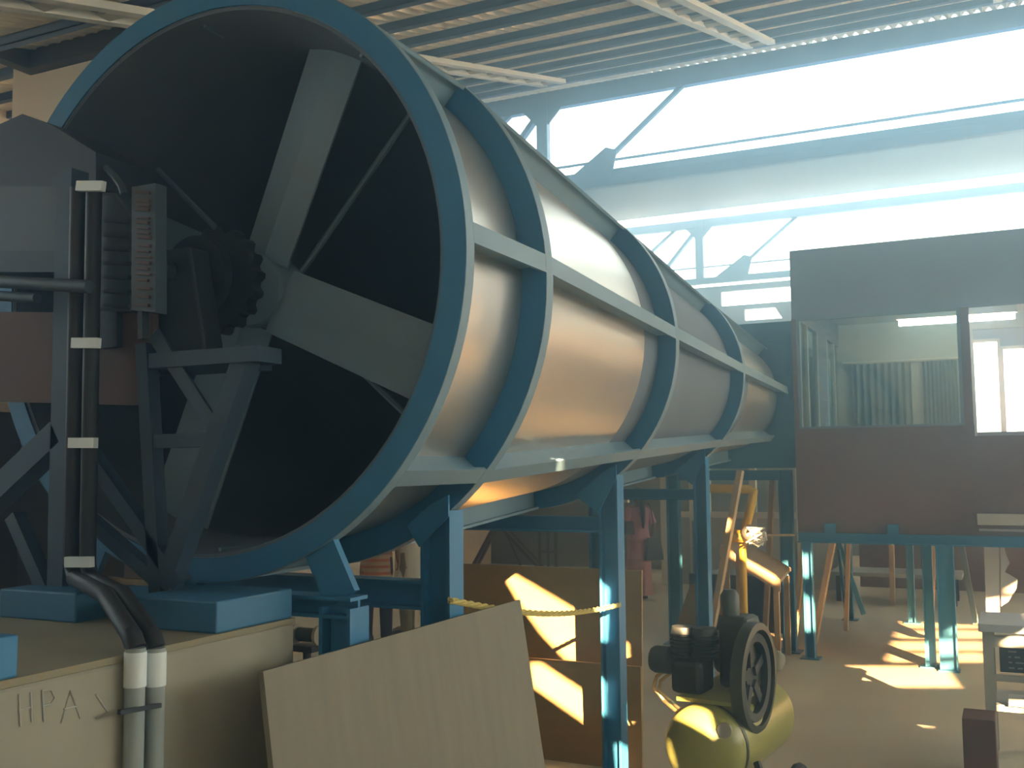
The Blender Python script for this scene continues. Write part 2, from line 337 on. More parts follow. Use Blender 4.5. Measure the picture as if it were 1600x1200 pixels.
# longitudinal stiffeners every 45 degrees
for k in range(8):
    a=math.radians(3.2+45*k); er=V((math.cos(a),0,math.sin(a))); et=V((-math.sin(a),0,math.cos(a)))
    mb=MB(); pts=list(zip(YS,RS))
    for (ya,ra),(yb,rb) in zip(pts,pts[1:]):
        ya2=ya+.03; yb2=yb-.03
        if ya==0: ya2=.055
        def ring(y,r):
            c=V((0,y,HZ)); q=[(r-FL-.006,-.006),(r-.012,-.006),(r-.012,-.0345),(r+.002,-.0345),(r+.002,.0345),(r-.012,.0345),(r-.012,.006),(r-FL-.006,.006)]
            return [c+er*x+et*z for x,z in q]
        mb.loop([ring(ya2,ra),ring(yb2,rb)])
    mb.build('stiffener','greyblue',T)
# square end frame and test section box
h=.735
mb=MB()
P=[V((x*h,7.56,HZ+z*h)) for x,z in((-1,-1),(1,-1),(1,1),(-1,1))]
mb.span((-h,7.56,HZ-h),(h,7.62,HZ-.56)).span((-h,7.56,HZ+.56),(h,7.62,HZ+h)).span((-h,7.56,HZ-.56),(-.52,7.62,HZ+.56)).span((.52,7.56,HZ-.56),(h,7.62,HZ+.56))
mb.build('square_frame','bluedk',T)
mb=MB().span((-.62,7.62,HZ-.62),(.62,12.2,HZ+.62)); mb.build('test_section','bluedk',T)
# fan
fan=MB().lathe([(.0,.24),(.09,.25),(.14,.27),(.15,.30),(.15,.42),(.0,.42)],(0,0,HZ),(0,1,0),32).build('fan_hub','blade',T,True)
tu=at(522,92,Y=.30); a0=math.atan2(tu.z-HZ,tu.x)
for k in range(4):
    a=a0+k*PI/2; er=V((math.cos(a),0,math.sin(a))); et=V((-math.sin(a),0,math.cos(a)))
    c=V((0,.30,HZ)); R=[]
    for i in range(9):
        r=.13+.845*i/8; w=.13+.012*i/8; tw=math.radians(10-4*i/8)
        ch=et*math.cos(tw)+V((0,1,0))*math.sin(tw); nn=er.cross(ch)
        R.append([c+er*r+ch*w+nn*.002,c+er*r+nn*.016,c+er*r-ch*w+nn*.002,c+er*r-ch*w-nn*.006,c+er*r-nn*.012,c+er*r+ch*w-nn*.006])
    MB().loop(R).build('blade','blade',fan)
for k in range(4):
    a=math.atan2(at(612,215,Y=.48).z-HZ,at(612,215,Y=.48).x)+k*PI/2; er=V((math.cos(a),0,math.sin(a)))
    MB().tube([V((0,.48,HZ))+er*.1,V((0,.5,HZ))+er*.985],.013,8).build('stay_rod','greyblue',T)
MB().tube([(0,-.24,HZ),(0,.3,HZ)],.035,16).build('shaft','iron',T,True)
# ---------------------------------------------------------------- supporting frames
lab=['first blue support frame, under the front ring of the tunnel, standing by the concrete plinth','second blue support frame, under the next ring, its post beside the yellow rope','third blue support frame, its sunlit post in front of the brown boards','fourth blue support frame, its post rising behind the green compressor','fifth blue support frame, under the square end of the tunnel beside the raised cabin']
HW=[.615,.63,.535,.44,.585]; PW=[.125,.13,.115,.105,.125]
BT=[1.435,1.42,at(850,806,Y=2.8).z,at(1020,764,Y=5.08).z,1.80]
BH=[.07,.11,.09,.085,.10]
for i,y in enumerate(YS):
    f=thing('support_frame',lab[i],'frame',(0,y,0),'blue frames under the tunnel')
    yy=y+(.0 if i else .03)
    if i==4: yy=7.68
    for s in (-1,1):
        x=s*HW[i]
        if i==0: ztop=BT[0]-.035
        elif i==4: ztop=1.80
        else: ztop=HZ-math.sqrt(max(.01,(RS[i]-.03)**2-x*x))
        p=MB().ibeam((x,yy,.0),(x,yy,ztop),PW[i],.11,up=(0,1,0)).build('post','blue',f)
        MB().span((x-.11,yy-.11,0),(x+.11,yy+.11,.014)).build('base_plate','bluedk',p)
        if i==0:
            q=V((s*.50,yy,HZ-math.sqrt(1.05**2-.25)))
            MB().bar((x-.005*s,yy,BT[0]-.01),q,.13,.03,(0,1,0)).build('saddle_strut','blue',f)
        elif i<4:
            r=RS[i]; q=V((x-s*.02,yy,HZ-math.sqrt(r*r-(x-.02*s)**2)))
            MB().prism([V((x+s*PW[i]/2,yy-.065,ztop-.02)),V((x+s*PW[i]/2,yy-.065,ztop+.06)),V((x-s*.02,yy-.065,ztop+.02)),V((x-s*(.20 if i>1 else .12),yy-.065,ztop-(.12 if i>1 else .06))),V((x-s*PW[i]/2,yy-.065,ztop-(.22 if i>1 else .14)))],(0,.012,0)).build('saddle_plate','blue',f)
    MB().ibeam((-HW[i]+PW[i]/2*(i>0)-.06*(i==0),yy,BT[i]-BH[i]/2),(HW[i]-PW[i]/2*(i>0)+.06*(i==0),yy,BT[i]-BH[i]/2),BH[i],.10,.012,up=(0,1,0)).build('cross_beam','blue',f)
    if i in (1,):
        MB().bar((-HW[i],yy,.5),(HW[i],yy,1.2),.05,.012,(0,1,0)).build('brace','bluedk',f)
# ================================================================== PLINTH, MOTOR STAND
PX,PZ=.50,1.372
pl=tag(MB().span((-1.6,-2.15,0),(PX,-.085,PZ-.018)).build('concrete_plinth','conc',bevel=.01),'big grey concrete plinth under the motor, front left','plinth')
MB().span((-1.6,-2.15,PZ-.018),(PX+.003,-.085,PZ)).build('cap','concedge',pl)
def stroke(mb,pts,w=.007):
    P=[at(x,y,X=PX+.002) for x,y in pts]
    mb.tube([V((PX+.0015,p.y,p.z)) for p in P],w*.35,5)
for L in (([(30,1085),(32,1135)],[(48,1082),(50,1128)],[(29,1110),(51,1105)]),([(66,1078),(69,1128)],[(66,1080),(80,1078),(86,1090),(80,1100),(67,1104)]),([(96,1130),(110,1080),(126,1122)],[(100,1108),(123,1103)]),([(150,1085),(168,1112),(150,1122)],)):
    mb=MB()
    for q in L: stroke(mb,q)
    mb.build('chalk_letter','chalk',pl)
def block(name,corner,wx,wy,hz,lab):
    o=MB().span((corner.x-wx,corner.y,PZ),(corner.x,corner.y+wy,PZ+hz)).build(name,'bluedk',bevel=.006); return tag(o,lab,'block')
c1=V((PX-.005,-.45,PZ)); block('foundation_block',c1,.36,.36,.095,'blue foundation block at the right end of the plinth, under the motor stand')
c2=at(118,974,Z=PZ); block('foundation_block',c2,.36,.36,.095,'darker blue foundation block at the far left, under the conduits')
c3=at(28,1056,X=PX-.005); o=MB().span((PX-.2,c3.y-.3,PZ),(PX-.005,c3.y,PZ+.10)).build('foundation_block','blue',bevel=.006); tag(o,'small blue block at the left edge of the photo, on the plinth corner','block')
# motor stand: trestle of angle iron
YM=-.42; ZP=PZ+.095
ms=thing('motor_stand','blue angle-iron trestle in front of the fan, with crossed braces','stand',(0,-.6,PZ))
YQ=c2.y+.12
def leg(p,q,w,name='leg',m='stand',up=(0,1,0)): return MB().angle(p,q,w,.012,up=up).build(name,m,ms)
def PT(x,y,Yp): return at(x,y,Y=Yp)
leg(PT(250,925,-.3),PT(228,535,-.3),.05)
leg(PT(262,925,-.3),PT(392,548,-.3),.065)
leg(PT(232,530,-.3),PT(335,690,-.3),.05,'brace')
leg(PT(240,700,-.3),PT(322,698,-.3),.045,'rung')
leg(PT(283,905,-.30),PT(118,672,-.30),.05,'brace')
leg(PT(252,905,-.27),PT(112,782,-.27),.045,'brace')
leg(PT(-30,805,YQ),PT(92,690,YQ),.085,'brace')
leg(PT(88,955,YQ),PT(20,800,YQ),.05,'brace')
leg(PT(96,962,YQ),PT(112,262,YQ),.075,'post','stand')
q0=PT(250,540,-.3); q1=PT(405,560,-.3)
MB().span((-.34,-.19,HZ-.36),(.36,-.04,HZ-.31)).build('deck','stand',ms)
MB().span((q0.x-.04,-.31,HZ-.36),(q1.x,-.19,HZ-.31)).build('deck_beam','stand',ms)
pb=thing('bearing_block','dark pedestal bearing with gear discs on the fan shaft','bearing',(0,-.10,HZ-.30))
MB().prism([V((-.17,-.06,HZ-.30)),V((.17,-.06,HZ-.30)),V((.09,-.06,HZ+.08)),V((-.09,-.06,HZ+.08))],(0,-.10,0)).build('pedestal','iron',pb,bevel=.01)
MB().lathe([(.04,-.045),(.15,-.045),(.15,-.005),(.04,-.005)],(0,0,HZ),(0,1,0),32,close=True).build('pulley_disc','iron',pb,True)
gp=[]
for k in range(72):
    a=2*PI*k/72; r=.205 if (k%4)<2 else .185; gp.append(V((r*math.cos(a),.06,HZ+r*math.sin(a))))
MB().prism(gp,(0,.05,0)).build('gear_disc','iron',pb)
for x in (-.13,.13): MB().tube([(x,-.11,HZ-.3),(x,-.11,HZ-.22)],.018,6).build('bolt','nickel',pb)
# grey drive housing behind the conduits
YC=YQ+.10
dm=thing('drive_motor','grey drive motor housing between the conduits and the slotted upright guard','motor',at(185,490,Y=YC))
MB().prism([at(x,y,Y=YC) for x,y in((108,300),(180,300),(205,328),(206,488),(108,486))],(0,.17,0)).build('housing','motor',dm,bevel=.012)
for y in range(345,480,22): MB().bar(at(164,y,Y=YC-.006),at(203,y+1,Y=YC-.006),.014,.012).build('cooling_fin','cover',dm)
MB().tube([at(166+28*math.sin(t*.5),262+t*14,Y=YC+.03) for t in range(4)],.014,8).build('lifting_eye','motor',dm,True)
MB().bar(at(185,486,Y=YC+.05),at(185,545,Y=YC+.05),.09,.08).build('foot','iron',dm)
# ribbed name plate upright between motor and fan
YR_=-.36
pp=[at(206,292,Y=YR_),at(243,286,Y=YR_),at(243,488,Y=YR_),at(205,484,Y=YR_)]
rp=tag(MB().prism(pp,(0,.05,0)).build('belt_guard','motor'),'narrow upright belt guard with rows of raised marks, left of the fan hub','guard')
mb=MB(); rr=random.Random(3); y=300
while y<480:
    x0=211+rr.random()*6; x1=238-rr.random()*6; w=rr.choice((.006,.008,.01))
    mb.bar(at(x0,y,Y=YR_-.003),at(x1,y+1.5,Y=YR_-.003),.012,w); y+=rr.choice((7,9,13))
mb.build('raised_marks','rust',rp)
MB().bar(at(224,484,Y=YR_+.03),at(224,530,Y=YR_+.03),.03,.02).build('bracket','iron',rp)
# gabled dark cover and panel of the starter cabinet
sc=thing('starter_cabinet','dark steel cabinet with a gabled cover at the left edge','cabinet',at(40,430,Y=YC))
a=[at(x,y,Y=YC) for x,y in((-70,225),(35,178),(82,196),(150,238),(150,292),(-70,292))]
MB().prism(a,(0,.22,0)).build('gabled_cover','cover',sc)
a=[at(x,y,Y=YC+.0) for x,y in((-70,292),(96,292),(96,392),(-70,392))]
MB().prism(a,(0,.20,0)).build('body','motor',sc)
a=[at(x,y,Y=YC-.012) for x,y in((-70,392),(100,392),(100,425),(-70,425))]
MB().prism(a,(0,.18,0)).build('plinth','iron',sc)
p0,p1=at(-70,436,Y=YQ-.10),at(140,448,Y=YQ-.10)
rl=thing('guard_rail','dark horizontal pipe rail below the cabinet at left','rail',p1)
MB().tube([p0,p1],.022,12).build('pipe','motor',rl,True)
p0,p1=at(-70,458,Y=YQ-.10),at(58,466,Y=YQ-.10)
MB().tube([p0,p1],.018,12).build('pipe','motor',rl,True)
a=[at(x,y,Y=YQ+.13) for x,y in((-60,486),(238,490),(240,634),(-60,626))]
tag(MB().prism(a,(0,.03,0)).build('side_panel_board','rust'),'reddish brown board behind the conduits, left of the fan','board')
# conduits down the post, bending over the plinth edge
cg=thing('cable_conduits','pair of dark cable conduits strapped to the post, dropping over the plinth edge','conduit',at(140,940,Z=PZ))
for k,(dx,m) in enumerate(((0,'black'),(1,'black'))):
    yk=YQ-.03
    top=at(122+25*k,294,Y=yk); c=at(112+25*k,880,Y=yk)
    e=V((PX+.03,at(212+31*k,1012,X=PX+.03).y,at(212+31*k,1012,X=PX+.03).z))
    mid=c.lerp(e,.5)+V((.02,0,.02))
    MB().tube([top,c,c+V((.015,0,-.05)),mid,e+V((-.015,0,.03)),e],.027,12).build('black_conduit','black',cg,True)
    e2=at((222,252)[k],1198,X=PX+.03); e2=V((PX+.03,e.y-.002,.9))
    MB().tube([e,V((PX+.03,e.y,1.20)),e2],.027,12).build('grey_conduit','pvc',cg,True)
    MB().tube([e+V((0,0,-.01)),e+V((0,0,-.10))],.030,12).build('white_sleeve','strap',cg,True)
for yy_ in (291,536,692,878):
    xl=122-18*(yy_-291)/587; p=at(xl,yy_,Y=YQ-.068); q=at(xl+40,yy_,Y=YQ-.068)
    MB().bar(p,q,.02,.034).build('strap','strap',cg)
p=at(186,1113,X=PX+.055); q=at(250,1102,X=PX+.055)
MB().bar(p,q,.012,.012).build('pipe_clip','iron',cg)
# yellowish sticks lying on the stand
o=MB().bar(at(150,906,Y=-.25),at(238,910,Y=-.25),.03,.02).build('timber_batten','wood'); tag(o,'short pale timber strip lying behind the motor stand braces','timber')
# ================================================================== BOARDS AND ROPE
a=[V((.755,-.55,1.302)),V((.755,1.10,1.302)),V((.95,1.12,.0)),V((.95,-.55,.0))]
tag(MB().prism(a,(-.018,0,-.003)).build('plywood_sheet','ply'),'large grey plywood sheet leaning against the blue posts in front','board')
def board(pts,y,lean,m,lab):
    P=[at(px,py,Y=y) for px,py in pts]; zb=0
    top=max(p.z for p in P)
    P=[V((p.x,p.y-(top-p.z)*lean,max(p.z,0))) for p in P]
    return tag(MB().prism(P,(0,.018,0)).build('brown_board',m),lab,'board','brown boards stacked under the tunnel')
zA=at(900,888,Y=YA+.1).z
tag(MB().prism([V((-.86,YA+.06,0)),V((.46,YA+.06,0)),V((.46,YA+.12,zA)),V((-.86,YA+.12,zA))],(0,.02,0)).build('brown_board','brown'),'tall brown board with a slanting streak of sunlight, behind the third post','board','brown boards under the tunnel')
zB=at(900,1034,Y=YA-.1).z; xa=at(826,1028,Y=YA-.1).x; xb=at(1001,1045,Y=YA-.1).x
tag(MB().prism([V((xa-.2,YA-.16,0)),V((xb+.02,YA-.16,0)),V((xb,YA-.1,zB)),V((xa-.2,YA-.1,zB))],(0,.02,0)).build('brown_board','brown'),'lower brown board in front, with the brightest streak of sunlight','board','brown boards under the tunnel')
pA=[at(x,y,Y=5.3) for x,y in((1078,915),(1096,905),(1096,1004),(1049,997))]
o=MB().prism(pA,(0,.03,0)).build('brown_board','brown'); tag(o,'small slanted brown board leaning at the foot of the fourth post','board')
# rope between second and third posts
ra,rb=V((.70,.62,1.33)),V((.47,2.72,.93)); rp=thing('rope','twisted yellow rope tied between the second and third blue posts','rope',(.6,1.6,1.0))
ra=at(703,938,Y=.60); rb=at(968,945,Y=2.73)
pts=[ra.lerp(rb,i/60)-V((0,0,.05*math.sin(PI*i/60))) for i in range(61)]
for ph in (0,2*PI/3,4*PI/3):
    d=(rb-ra).normalized(); s_,u_,_=frame_axes(d)
    MB().tube([p+(s_*math.cos(i*1.1+ph)+u_*math.sin(i*1.1+ph))*.007 for i,p in enumerate(pts)],.008,6).build('strand','rope',rp,True)
# ================================================================== COMPRESSOR
tc=at(1095,1172,D=4.95); ta=V((.10,.995,0)); tr=.205
cs=thing('air_compressor','yellow green air compressor with black pump and belt guard, front right of the blue posts','compressor',(tc.x,tc.y+.4,0))
MB().lathe([(.0,-.075),(.08,-.065),(.14,-.04),(.18,-.005),(.2,.03),(tr,.07),(tr,.85),(.18,.93),(.1,.98),(0,.99)],tc,ta,40).build('tank','olive',cs,True)
MB().lathe([(tr+.003,.075),(tr+.006,.085),(tr+.006,.095),(tr+.003,.105)],tc,ta,40,close=True).build('weld_seam','olivedk',cs,True)
side=V((.995,-.10,0))
up=V((0,0,1))
for s,t in ((-1,.15),(1,.15),(-1,.8),(1,.8)):
    p=tc+ta*t+side*s*.13-up*.15
    if t<.5: MB().bar(p,V((p.x+side.x*s*.06,p.y,.02)),.05,.012).build('leg','olivedk',cs)
    else: MB().lathe([(.03,-.025),(.12,-.025),(.13,0),(.12,.025),(.03,.025)],(p.x+side.x*s*.1,p.y,.13),side,20,close=True).build('wheel','black',cs,True)
pt_=tc+up*(tr+.01)
MB().box(pt_+ta*.38,(.30,.62,.02),Matrix.Rotation(-.1,3,'Z')).build('motor_plate','olive',cs)
pc=pt_+ta*.24-side*.13
MB().box(pc+up*.09,(.17,.2,.17),Matrix.Rotation(-.1,3,'Z')).build('crankcase','cast',cs,bevel=.03)
for dx in (-.045,.07):
    b=pc+side*dx+up*.17
    MB().lathe([(.05,0),(.05,.12),(0,.12)],b,(0,0,1),20).build('cylinder','cast',cs,True)
    mb=MB()
    for k in range(6): mb.lathe([(.045,.012+k*.019),(.072,.012+k*.019),(.072,.018+k*.019),(.045,.018+k*.019)],b,(0,0,1),20,close=True)
    mb.build('fins','cast',cs)
    MB().lathe([(.0,.165),(.06,.16),(.066,.125),(.0,.12)],b,(0,0,1),20).build('cylinder_head','cast',cs,True)
f0=pc-side*.17+up*.15
MB().lathe([(0,-.05),(.06,-.05),(.07,-.03),(.07,.05),(.06,.06),(0,.06)],f0,side,20).build('air_filter','cast',cs,True)
MB().tube([pc-side*.12+up*.12,pc-side*.2+up*.06,pc-side*.22,pc-side*.16-up*.06,pc-side*.04-up*.09-ta*.1],.01,8).build('copper_pipe','copper',cs,True)
MB().tube([pc-side*.10+up*.10,pc-side*.18+up*.04,pc-side*.19-up*.01,pc-side*.12-up*.06,pc+side*.0-up*.08-ta*.12],.008,8).build('copper_pipe','copper',cs,True)
gc=at(1178,1058,D=5.15)
MB().lathe([(.235,-.035),(.27,-.03),(.275,0),(.27,.03),(.235,.035),(.228,0)],gc,side,40,close=True).build('guard_rim','olivedk',cs,True)
MB().lathe([(.175,-.022),(.215,-.025),(.222,0),(.215,.02),(.175,.016)],gc,side,36,close=True).build('flywheel','cast',cs,True)
for k in range(5):
    a=2*PI*k/5+.4; d=ta*math.cos(a)+up*math.sin(a); g0=gc-side*.012
    MB().bar(g0+d*.05,g0+d*.19,.05,.016,side).build('pulley_spoke','cast',cs)
MB().lathe([(0,-.05),(.05,-.05),(.055,-.02),(0,-.02)],gc,side,18).build('pulley_hub','cast',cs,True)
MB().box(pt_+ta*.42+side*.06+up*.2,(.17,.2,.36),Matrix.Rotation(-.1,3,'Z')).build('switch_housing','olivedk',cs,bevel=.03)
MB().lathe([(0,0),(.05,0),(.05,.1),(.03,.13),(0,.13)],pt_+ta*.40+side*.02+up*.38,(0,0,1),16).build('pressure_valve','olivedk',cs,True)
mo=pt_+ta*.66
MB().lathe([(0,-.16),(.07,-.16),(.09,-.14),(.09,.14),(.07,.16),(0,.16)],mo+up*.12,side,24).build('motor','olivedk',cs,True)
MB().box(mo+up*.03,(.16,.14,.03)).build('motor_foot','cast',cs)
MB().tube([tc+side*.21+ta*.2-up*.08,tc+side*.30+ta*.1-up*.22,tc+side*.46+ta*.0-up*.40,tc+side*.62+ta*.1-up*.47],.02,8).build('hose','black',cs,True)
MB().lathe([(0,0),(.035,0),(.035,.012),(0,.012)],tc+up*.12-ta*.04+side*.14,(0,-1,0),16).build('gauge','nickel',cs,True)
# ================================================================== RAISED CABIN
CX0,CX1,CY0,CY1,CZ0,CZ1=.745,5.2,7.40,10.2,1.24,3.92
cb=thing('control_cabin','raised brown control cabin with a large window, standing on blue legs','cabin',(3,8.8,0))
WX0,WX1,WZ0,WZ1=.79,2.27,2.20,3.285
# front wall: lower brown panel, fascia, mullions
MB().span((CX0,CY0,CZ0),(2.35,CY0+.05,WZ0)).build('lower_panel','cabin',cb)
MB().span((2.35,CY0+.01,CZ0+.02),(CX1,CY0+.06,2.10)).build('lower_panel','cabin',cb)
MB().span((CX0,CY0,WZ1),(CX1,CY0+.05,CZ1)).build('fascia','cabinup',cb)
MB().span((CX0,CY0-.01,WZ0),(WX0,CY0+.06,WZ1)).build('corner_post','cabin',cb)
MB().span((WX1,CY0-.01,WZ0-.1),(2.345,CY0+.06,WZ1)).build('mullion','cabin',cb)
MB().span((WX0,CY0+.02,WZ0),(WX1,CY0+.028,WZ1)).build('window_glass','glass',cb)
mb=MB().span((WX0,CY0-.005,WZ0),(WX1,CY0+.055,WZ0+.02)).span((WX0,CY0-.005,WZ1-.02),(WX1,CY0+.055,WZ1)).span((WX1-.03,CY0-.005,WZ0),(WX1,CY0+.055,WZ1)).span((WX0,CY0-.005,WZ0),(WX0+.03,CY0+.055,WZ1))
mb.build('window_frame','greyblue',cb)
MB().span((2.34,CY0-.08,1.30),(CX1,CY0+.005,1.40)).build('ledge','grey',cb)
MB().span((CX0,CY0,CZ1),(CX1,CY1,CZ1+.05)).build('roof','cabinup',cb)
MB().span((CX0+.05,CY0+.06,3.55),(CX1-.05,CY1-.06,3.58)).build('ceiling_lining','cabinin',cb)
MB().span((CX0,CY0,CZ0-.04),(CX1,CY1,CZ0)).build('floor_deck','cabin',cb)
MB().span((CX0,CY0+.05,CZ0),(CX0+.05,CY1,WZ0)).span((CX0,CY0+.05,WZ1),(CX0+.05,CY1,CZ1)).span((CX0,8.6,WZ0),(CX0+.05,9.2,WZ1)).build('side_wall','cabinup',cb)
for y in (7.95,8.55,9.2,9.75): MB().span((CX0,y,WZ0),(CX0+.05,y+.06,WZ1)).build('side_mullion','cabinin',cb)
MB().span((CX0+.02,CY0+.06,WZ0),(CX0+.028,CY1,WZ1)).build('side_glass','glass',cb)
MB().span((CX0,CY1-.05,CZ0),(2.30,CY1,CZ1)).span((2.30,CY1-.05,CZ0),(CX1,CY1,2.0)).span((2.30,CY1-.05,3.40),(CX1,CY1,CZ1)).build('back_wall','cabinin',cb)
MB().span((CX1-.05,CY0,CZ0),(CX1,CY1,CZ1)).build('side_wall','cabin',cb)
# wavy curtains on the back wall
def curtain(x0,x1,m):
    mb=MB(); n=60; A=[];B=[]
    for i in range(n+1):
        x=x0+(x1-x0)*i/n; y=CY1-.13+.03*math.sin(i*.9)
        A.append(V((x,y,CZ0+.2))); B.append(V((x,y,3.05)))
    Ai=[p+V((0,.012,0)) for p in A]; Bi=[p+V((0,.012,0)) for p in B]
    ring=lambda a,b:a+b[::-1]
    mb.loop([ring(A,Ai),ring(B,Bi)]); mb.build('curtain',m,cb,True)
curtain(.95,1.62,'curtain'); curtain(1.74,2.12,'curtain')
MB().tube([(.85,CY1-.12,3.07),(2.28,CY1-.12,3.07)],.015,8).build('curtain_rail','white',cb)
# steel legs of the cabin
MB().ibeam((CX0,CY0,CZ0-.09),(CX1,CY0,CZ0-.09),.095,.10,.012,up=(0,1,0)).build('edge_beam','blue',cb)
MB().ibeam((CX0,CY1-.1,CZ0-.09),(CX1,CY1-.1,CZ0-.09),.095,.10,.012,up=(0,1,0)).build('edge_beam','blue',cb)
for x,y,w in ((.83,CY0,.09),(1.90,CY0,.09),(2.06,CY0-.12,.15),(1.52,CY1-.1,.08),(4.9,CY0,.09),(2.9,CY1-.1,.08),(.83,CY1-.1,.08)):
    p=MB().ibeam((x,y,0),(x,y,CZ0-.13),w,.09,.012,up=(0,1,0)).build('leg','blue',cb)
    MB().span((x-.09,y-.08,0),(x+.09,y+.08,.012)).build('foot_plate','bluedk',p)
for x in (1.05,1.62): MB().span((x-.05,CY0-.03,CZ0-.05),(x+.05,CY0,CZ0+.05)).build('cleat','blue',cb)
lt=thing('fluorescent_lamp','glowing tube lamp under the cabin ceiling, behind the window post','lamp',(2.17,9,3.37))
MB().tube([(1.60,9,3.38),(2.74,9,3.38)],.03,12).build('tube','tubeglow',lt,True)
MB().span((1.58,8.96,3.42),(2.76,9.04,3.56)).build('batten','white',lt)
# ================================================================== THINGS UNDER THE TUNNEL END AND CABIN
def plank(p,q,w,t,lab,m='wood',name='timber_plank',group='leaning planks under the cabin'):
    return tag(MB().bar(p,q,w,t,(0,1,0)).build(name,m),lab,'plank' if m=='wood' else 'pipe',group)
def flat(px,py,Yp,zmin=.0):
    p=at(px,py,Y=Yp); return V((p.x,p.y,max(p.z,zmin)))
plank(flat(1112,985,6.55,.02),at(1157,735,Y=6.55),.05,.10,'leaning timber just right of the fourth post, crossing the yellow pipe',group=None)
plank(flat(1196,1000,8.6,.02),at(1208,735,Y=8.6),.05,.09,'upright timber just left of the fifth post',group=None)
plank(flat(1240,1005,7.9,.02),at(1258,832,Y=7.9),.05,.10,'sunlit timber standing between the fifth post and the first cabin leg')
plank(flat(1272,1005,7.95,.02),at(1302,842,Y=7.95),.05,.11,'timber leaning right of the first cabin leg, two sunlit patches on it')
plank(flat(1322,985,8.9,.02),at(1326,845,Y=8.9),.04,.07,'short brown timber beside the slanting blue pipe')
plank(flat(1350,960,9.3,.02),at(1308,842,Y=9.3),.05,.05,'blue pipe slanting down to the right under the cabin','blue','leaning_pipe',None)
plank(flat(1322,955,9.0,.02),at(1310,858,Y=9.0),.03,.05,'thin bright blue strip leaning beside the slanting blue pipe','blue','leaning_pipe',None)
plank(flat(1525,975,8.3,.02),at(1500,840,Y=8.3),.05,.09,'pale green plank leaning behind the widest cabin leg','greyblue','green_plank',None)
plank(flat(1455,985,8.8,.02),at(1458,842,Y=8.8),.05,.11,'brown upright timber between the two right cabin legs',group=None)
plank(flat(1395,945,11.6,.02),at(1393,845,Y=11.6),.06,.09,'olive wooden pole standing alone far under the cabin',group=None)
plank(at(1190,836,Y=7.2),at(1242,836,Y=7.2),.02,.035,'short pale stick lying level across the fifth post',group=None)
# yellow stand
yc=at(1160,850,Y=6.9); ys=thing('yellow_pump_stand','yellow pipe stand with a bent arm, right of the fourth post','stand',(yc.x,yc.y,0))
e1=at(1178,768,Y=6.9); e2=at(1105,763,Y=6.9)
MB().tube([(yc.x,yc.y,.03),(yc.x,yc.y,yc.z)],.035,12).build('base_column','yellow',ys,True)
MB().tube([yc,e1.lerp(yc,.15),e1,e1+V((-.05,0,.02)),e2],.042,12).build('bent_arm','yellow',ys,True)
MB().lathe([(0,-.05),(.10,-.05),(.13,-.02),(.13,.03),(.08,.06),(0,.06)],at(1153,838,Y=6.88),(0,0,1),20).build('pump_head','yellow',ys,True)
MB().lathe([(.05,-.015),(.075,0),(.05,.015),(.035,0)],at(1172,832,Y=6.75),(.3,-.9,.3),20,close=True).build('hand_wheel','nickel',ys,True)
mb=MB(); b0=at(1182,836,Y=6.74); rr=random.Random(5)
for k in range(9):
    q=[b0+V((rr.uniform(-.09,.09),rr.uniform(-.04,.04),rr.uniform(-.10,.08))) for _ in range(5)]; mb.tube(q,.009,6)
mb.build('cable_tangle','strap',ys,True)
MB().span((yc.x-.14,yc.y-.14,0),(yc.x+.14,yc.y+.14,.03)).build('base_plate','yellow',ys)
# tilted wooden tray under it
P=[at(x,y,Y=7.0) for x,y in((1127,852),(1220,905),(1220,925),(1124,866))]
tt=thing('tilted_tray','pale wooden tray tilted down to the right under the yellow stand','tray',(P[0].x,7.0,.0))
MB().prism(P,(0,-.03,0)).build('front_board','wood',tt)
P2=[at(x,y,Y=7.45) for x,y in((1140,846),(1216,862),(1218,890),(1140,858))]
MB().loop([[P[0],P[1],P[1]+V((0,0,-.03)),P[0]+V((0,0,-.03))],[P[0]+V((.05,.5,.05)),P[1]+V((0,.5,.06)),P[1]+V((0,.5,.03)),P[0]+V((.05,.5,.02))]]).build('bed','wood',tt)
for q,dy in ((P[0],.0),(P[1],.0),(P[0],.48),(P[1],.48)):
    s=.04 if q is P[0] else -.05
    MB().bar((q.x+s,7.03+dy,0),(q.x+s,7.03+dy,q.z-.02),.05,.05).build('leg','wood',tt)
# dark crate and sacks on the floor below
c=at(1165,985,Y=7.05)
for i,(px,py,s,lb) in enumerate(((1136,962,.10,'pale rounded sack nearest the fourth post behind the compressor'),(1172,975,.13,'grey sack lying behind the belt guard of the compressor'),(1150,1000,.12,'dull grey sack slumped lowest, close behind the compressor'),(1212,988,.08,'small pale sack by the foot of the fifth post'))):
    Yp=6.2-.25*i+(1.2 if i==3 else 0); p=at(px,py,Y=Yp); 
    mb=MB().ell((p.x,p.y,s*1.1),s*1.05,s*.9,s*1.15,14,9)
    for v in mb.bm.verts: v.co+=V((math.sin(v.co.z*31+i),math.cos(v.co.x*27+i),math.sin(v.co.y*23)))*s*.09
    tag(mb.build('sack','sack',smooth=True),lb,'sack','sacks on the floor')
mb=MB().span((-.75,8.75,0),(.3,9.35,.62)); o=mb.build('dark_crate','iron',bevel=.01); tag(o,'dark crate in the shade under the tilted wooden tray','crate')
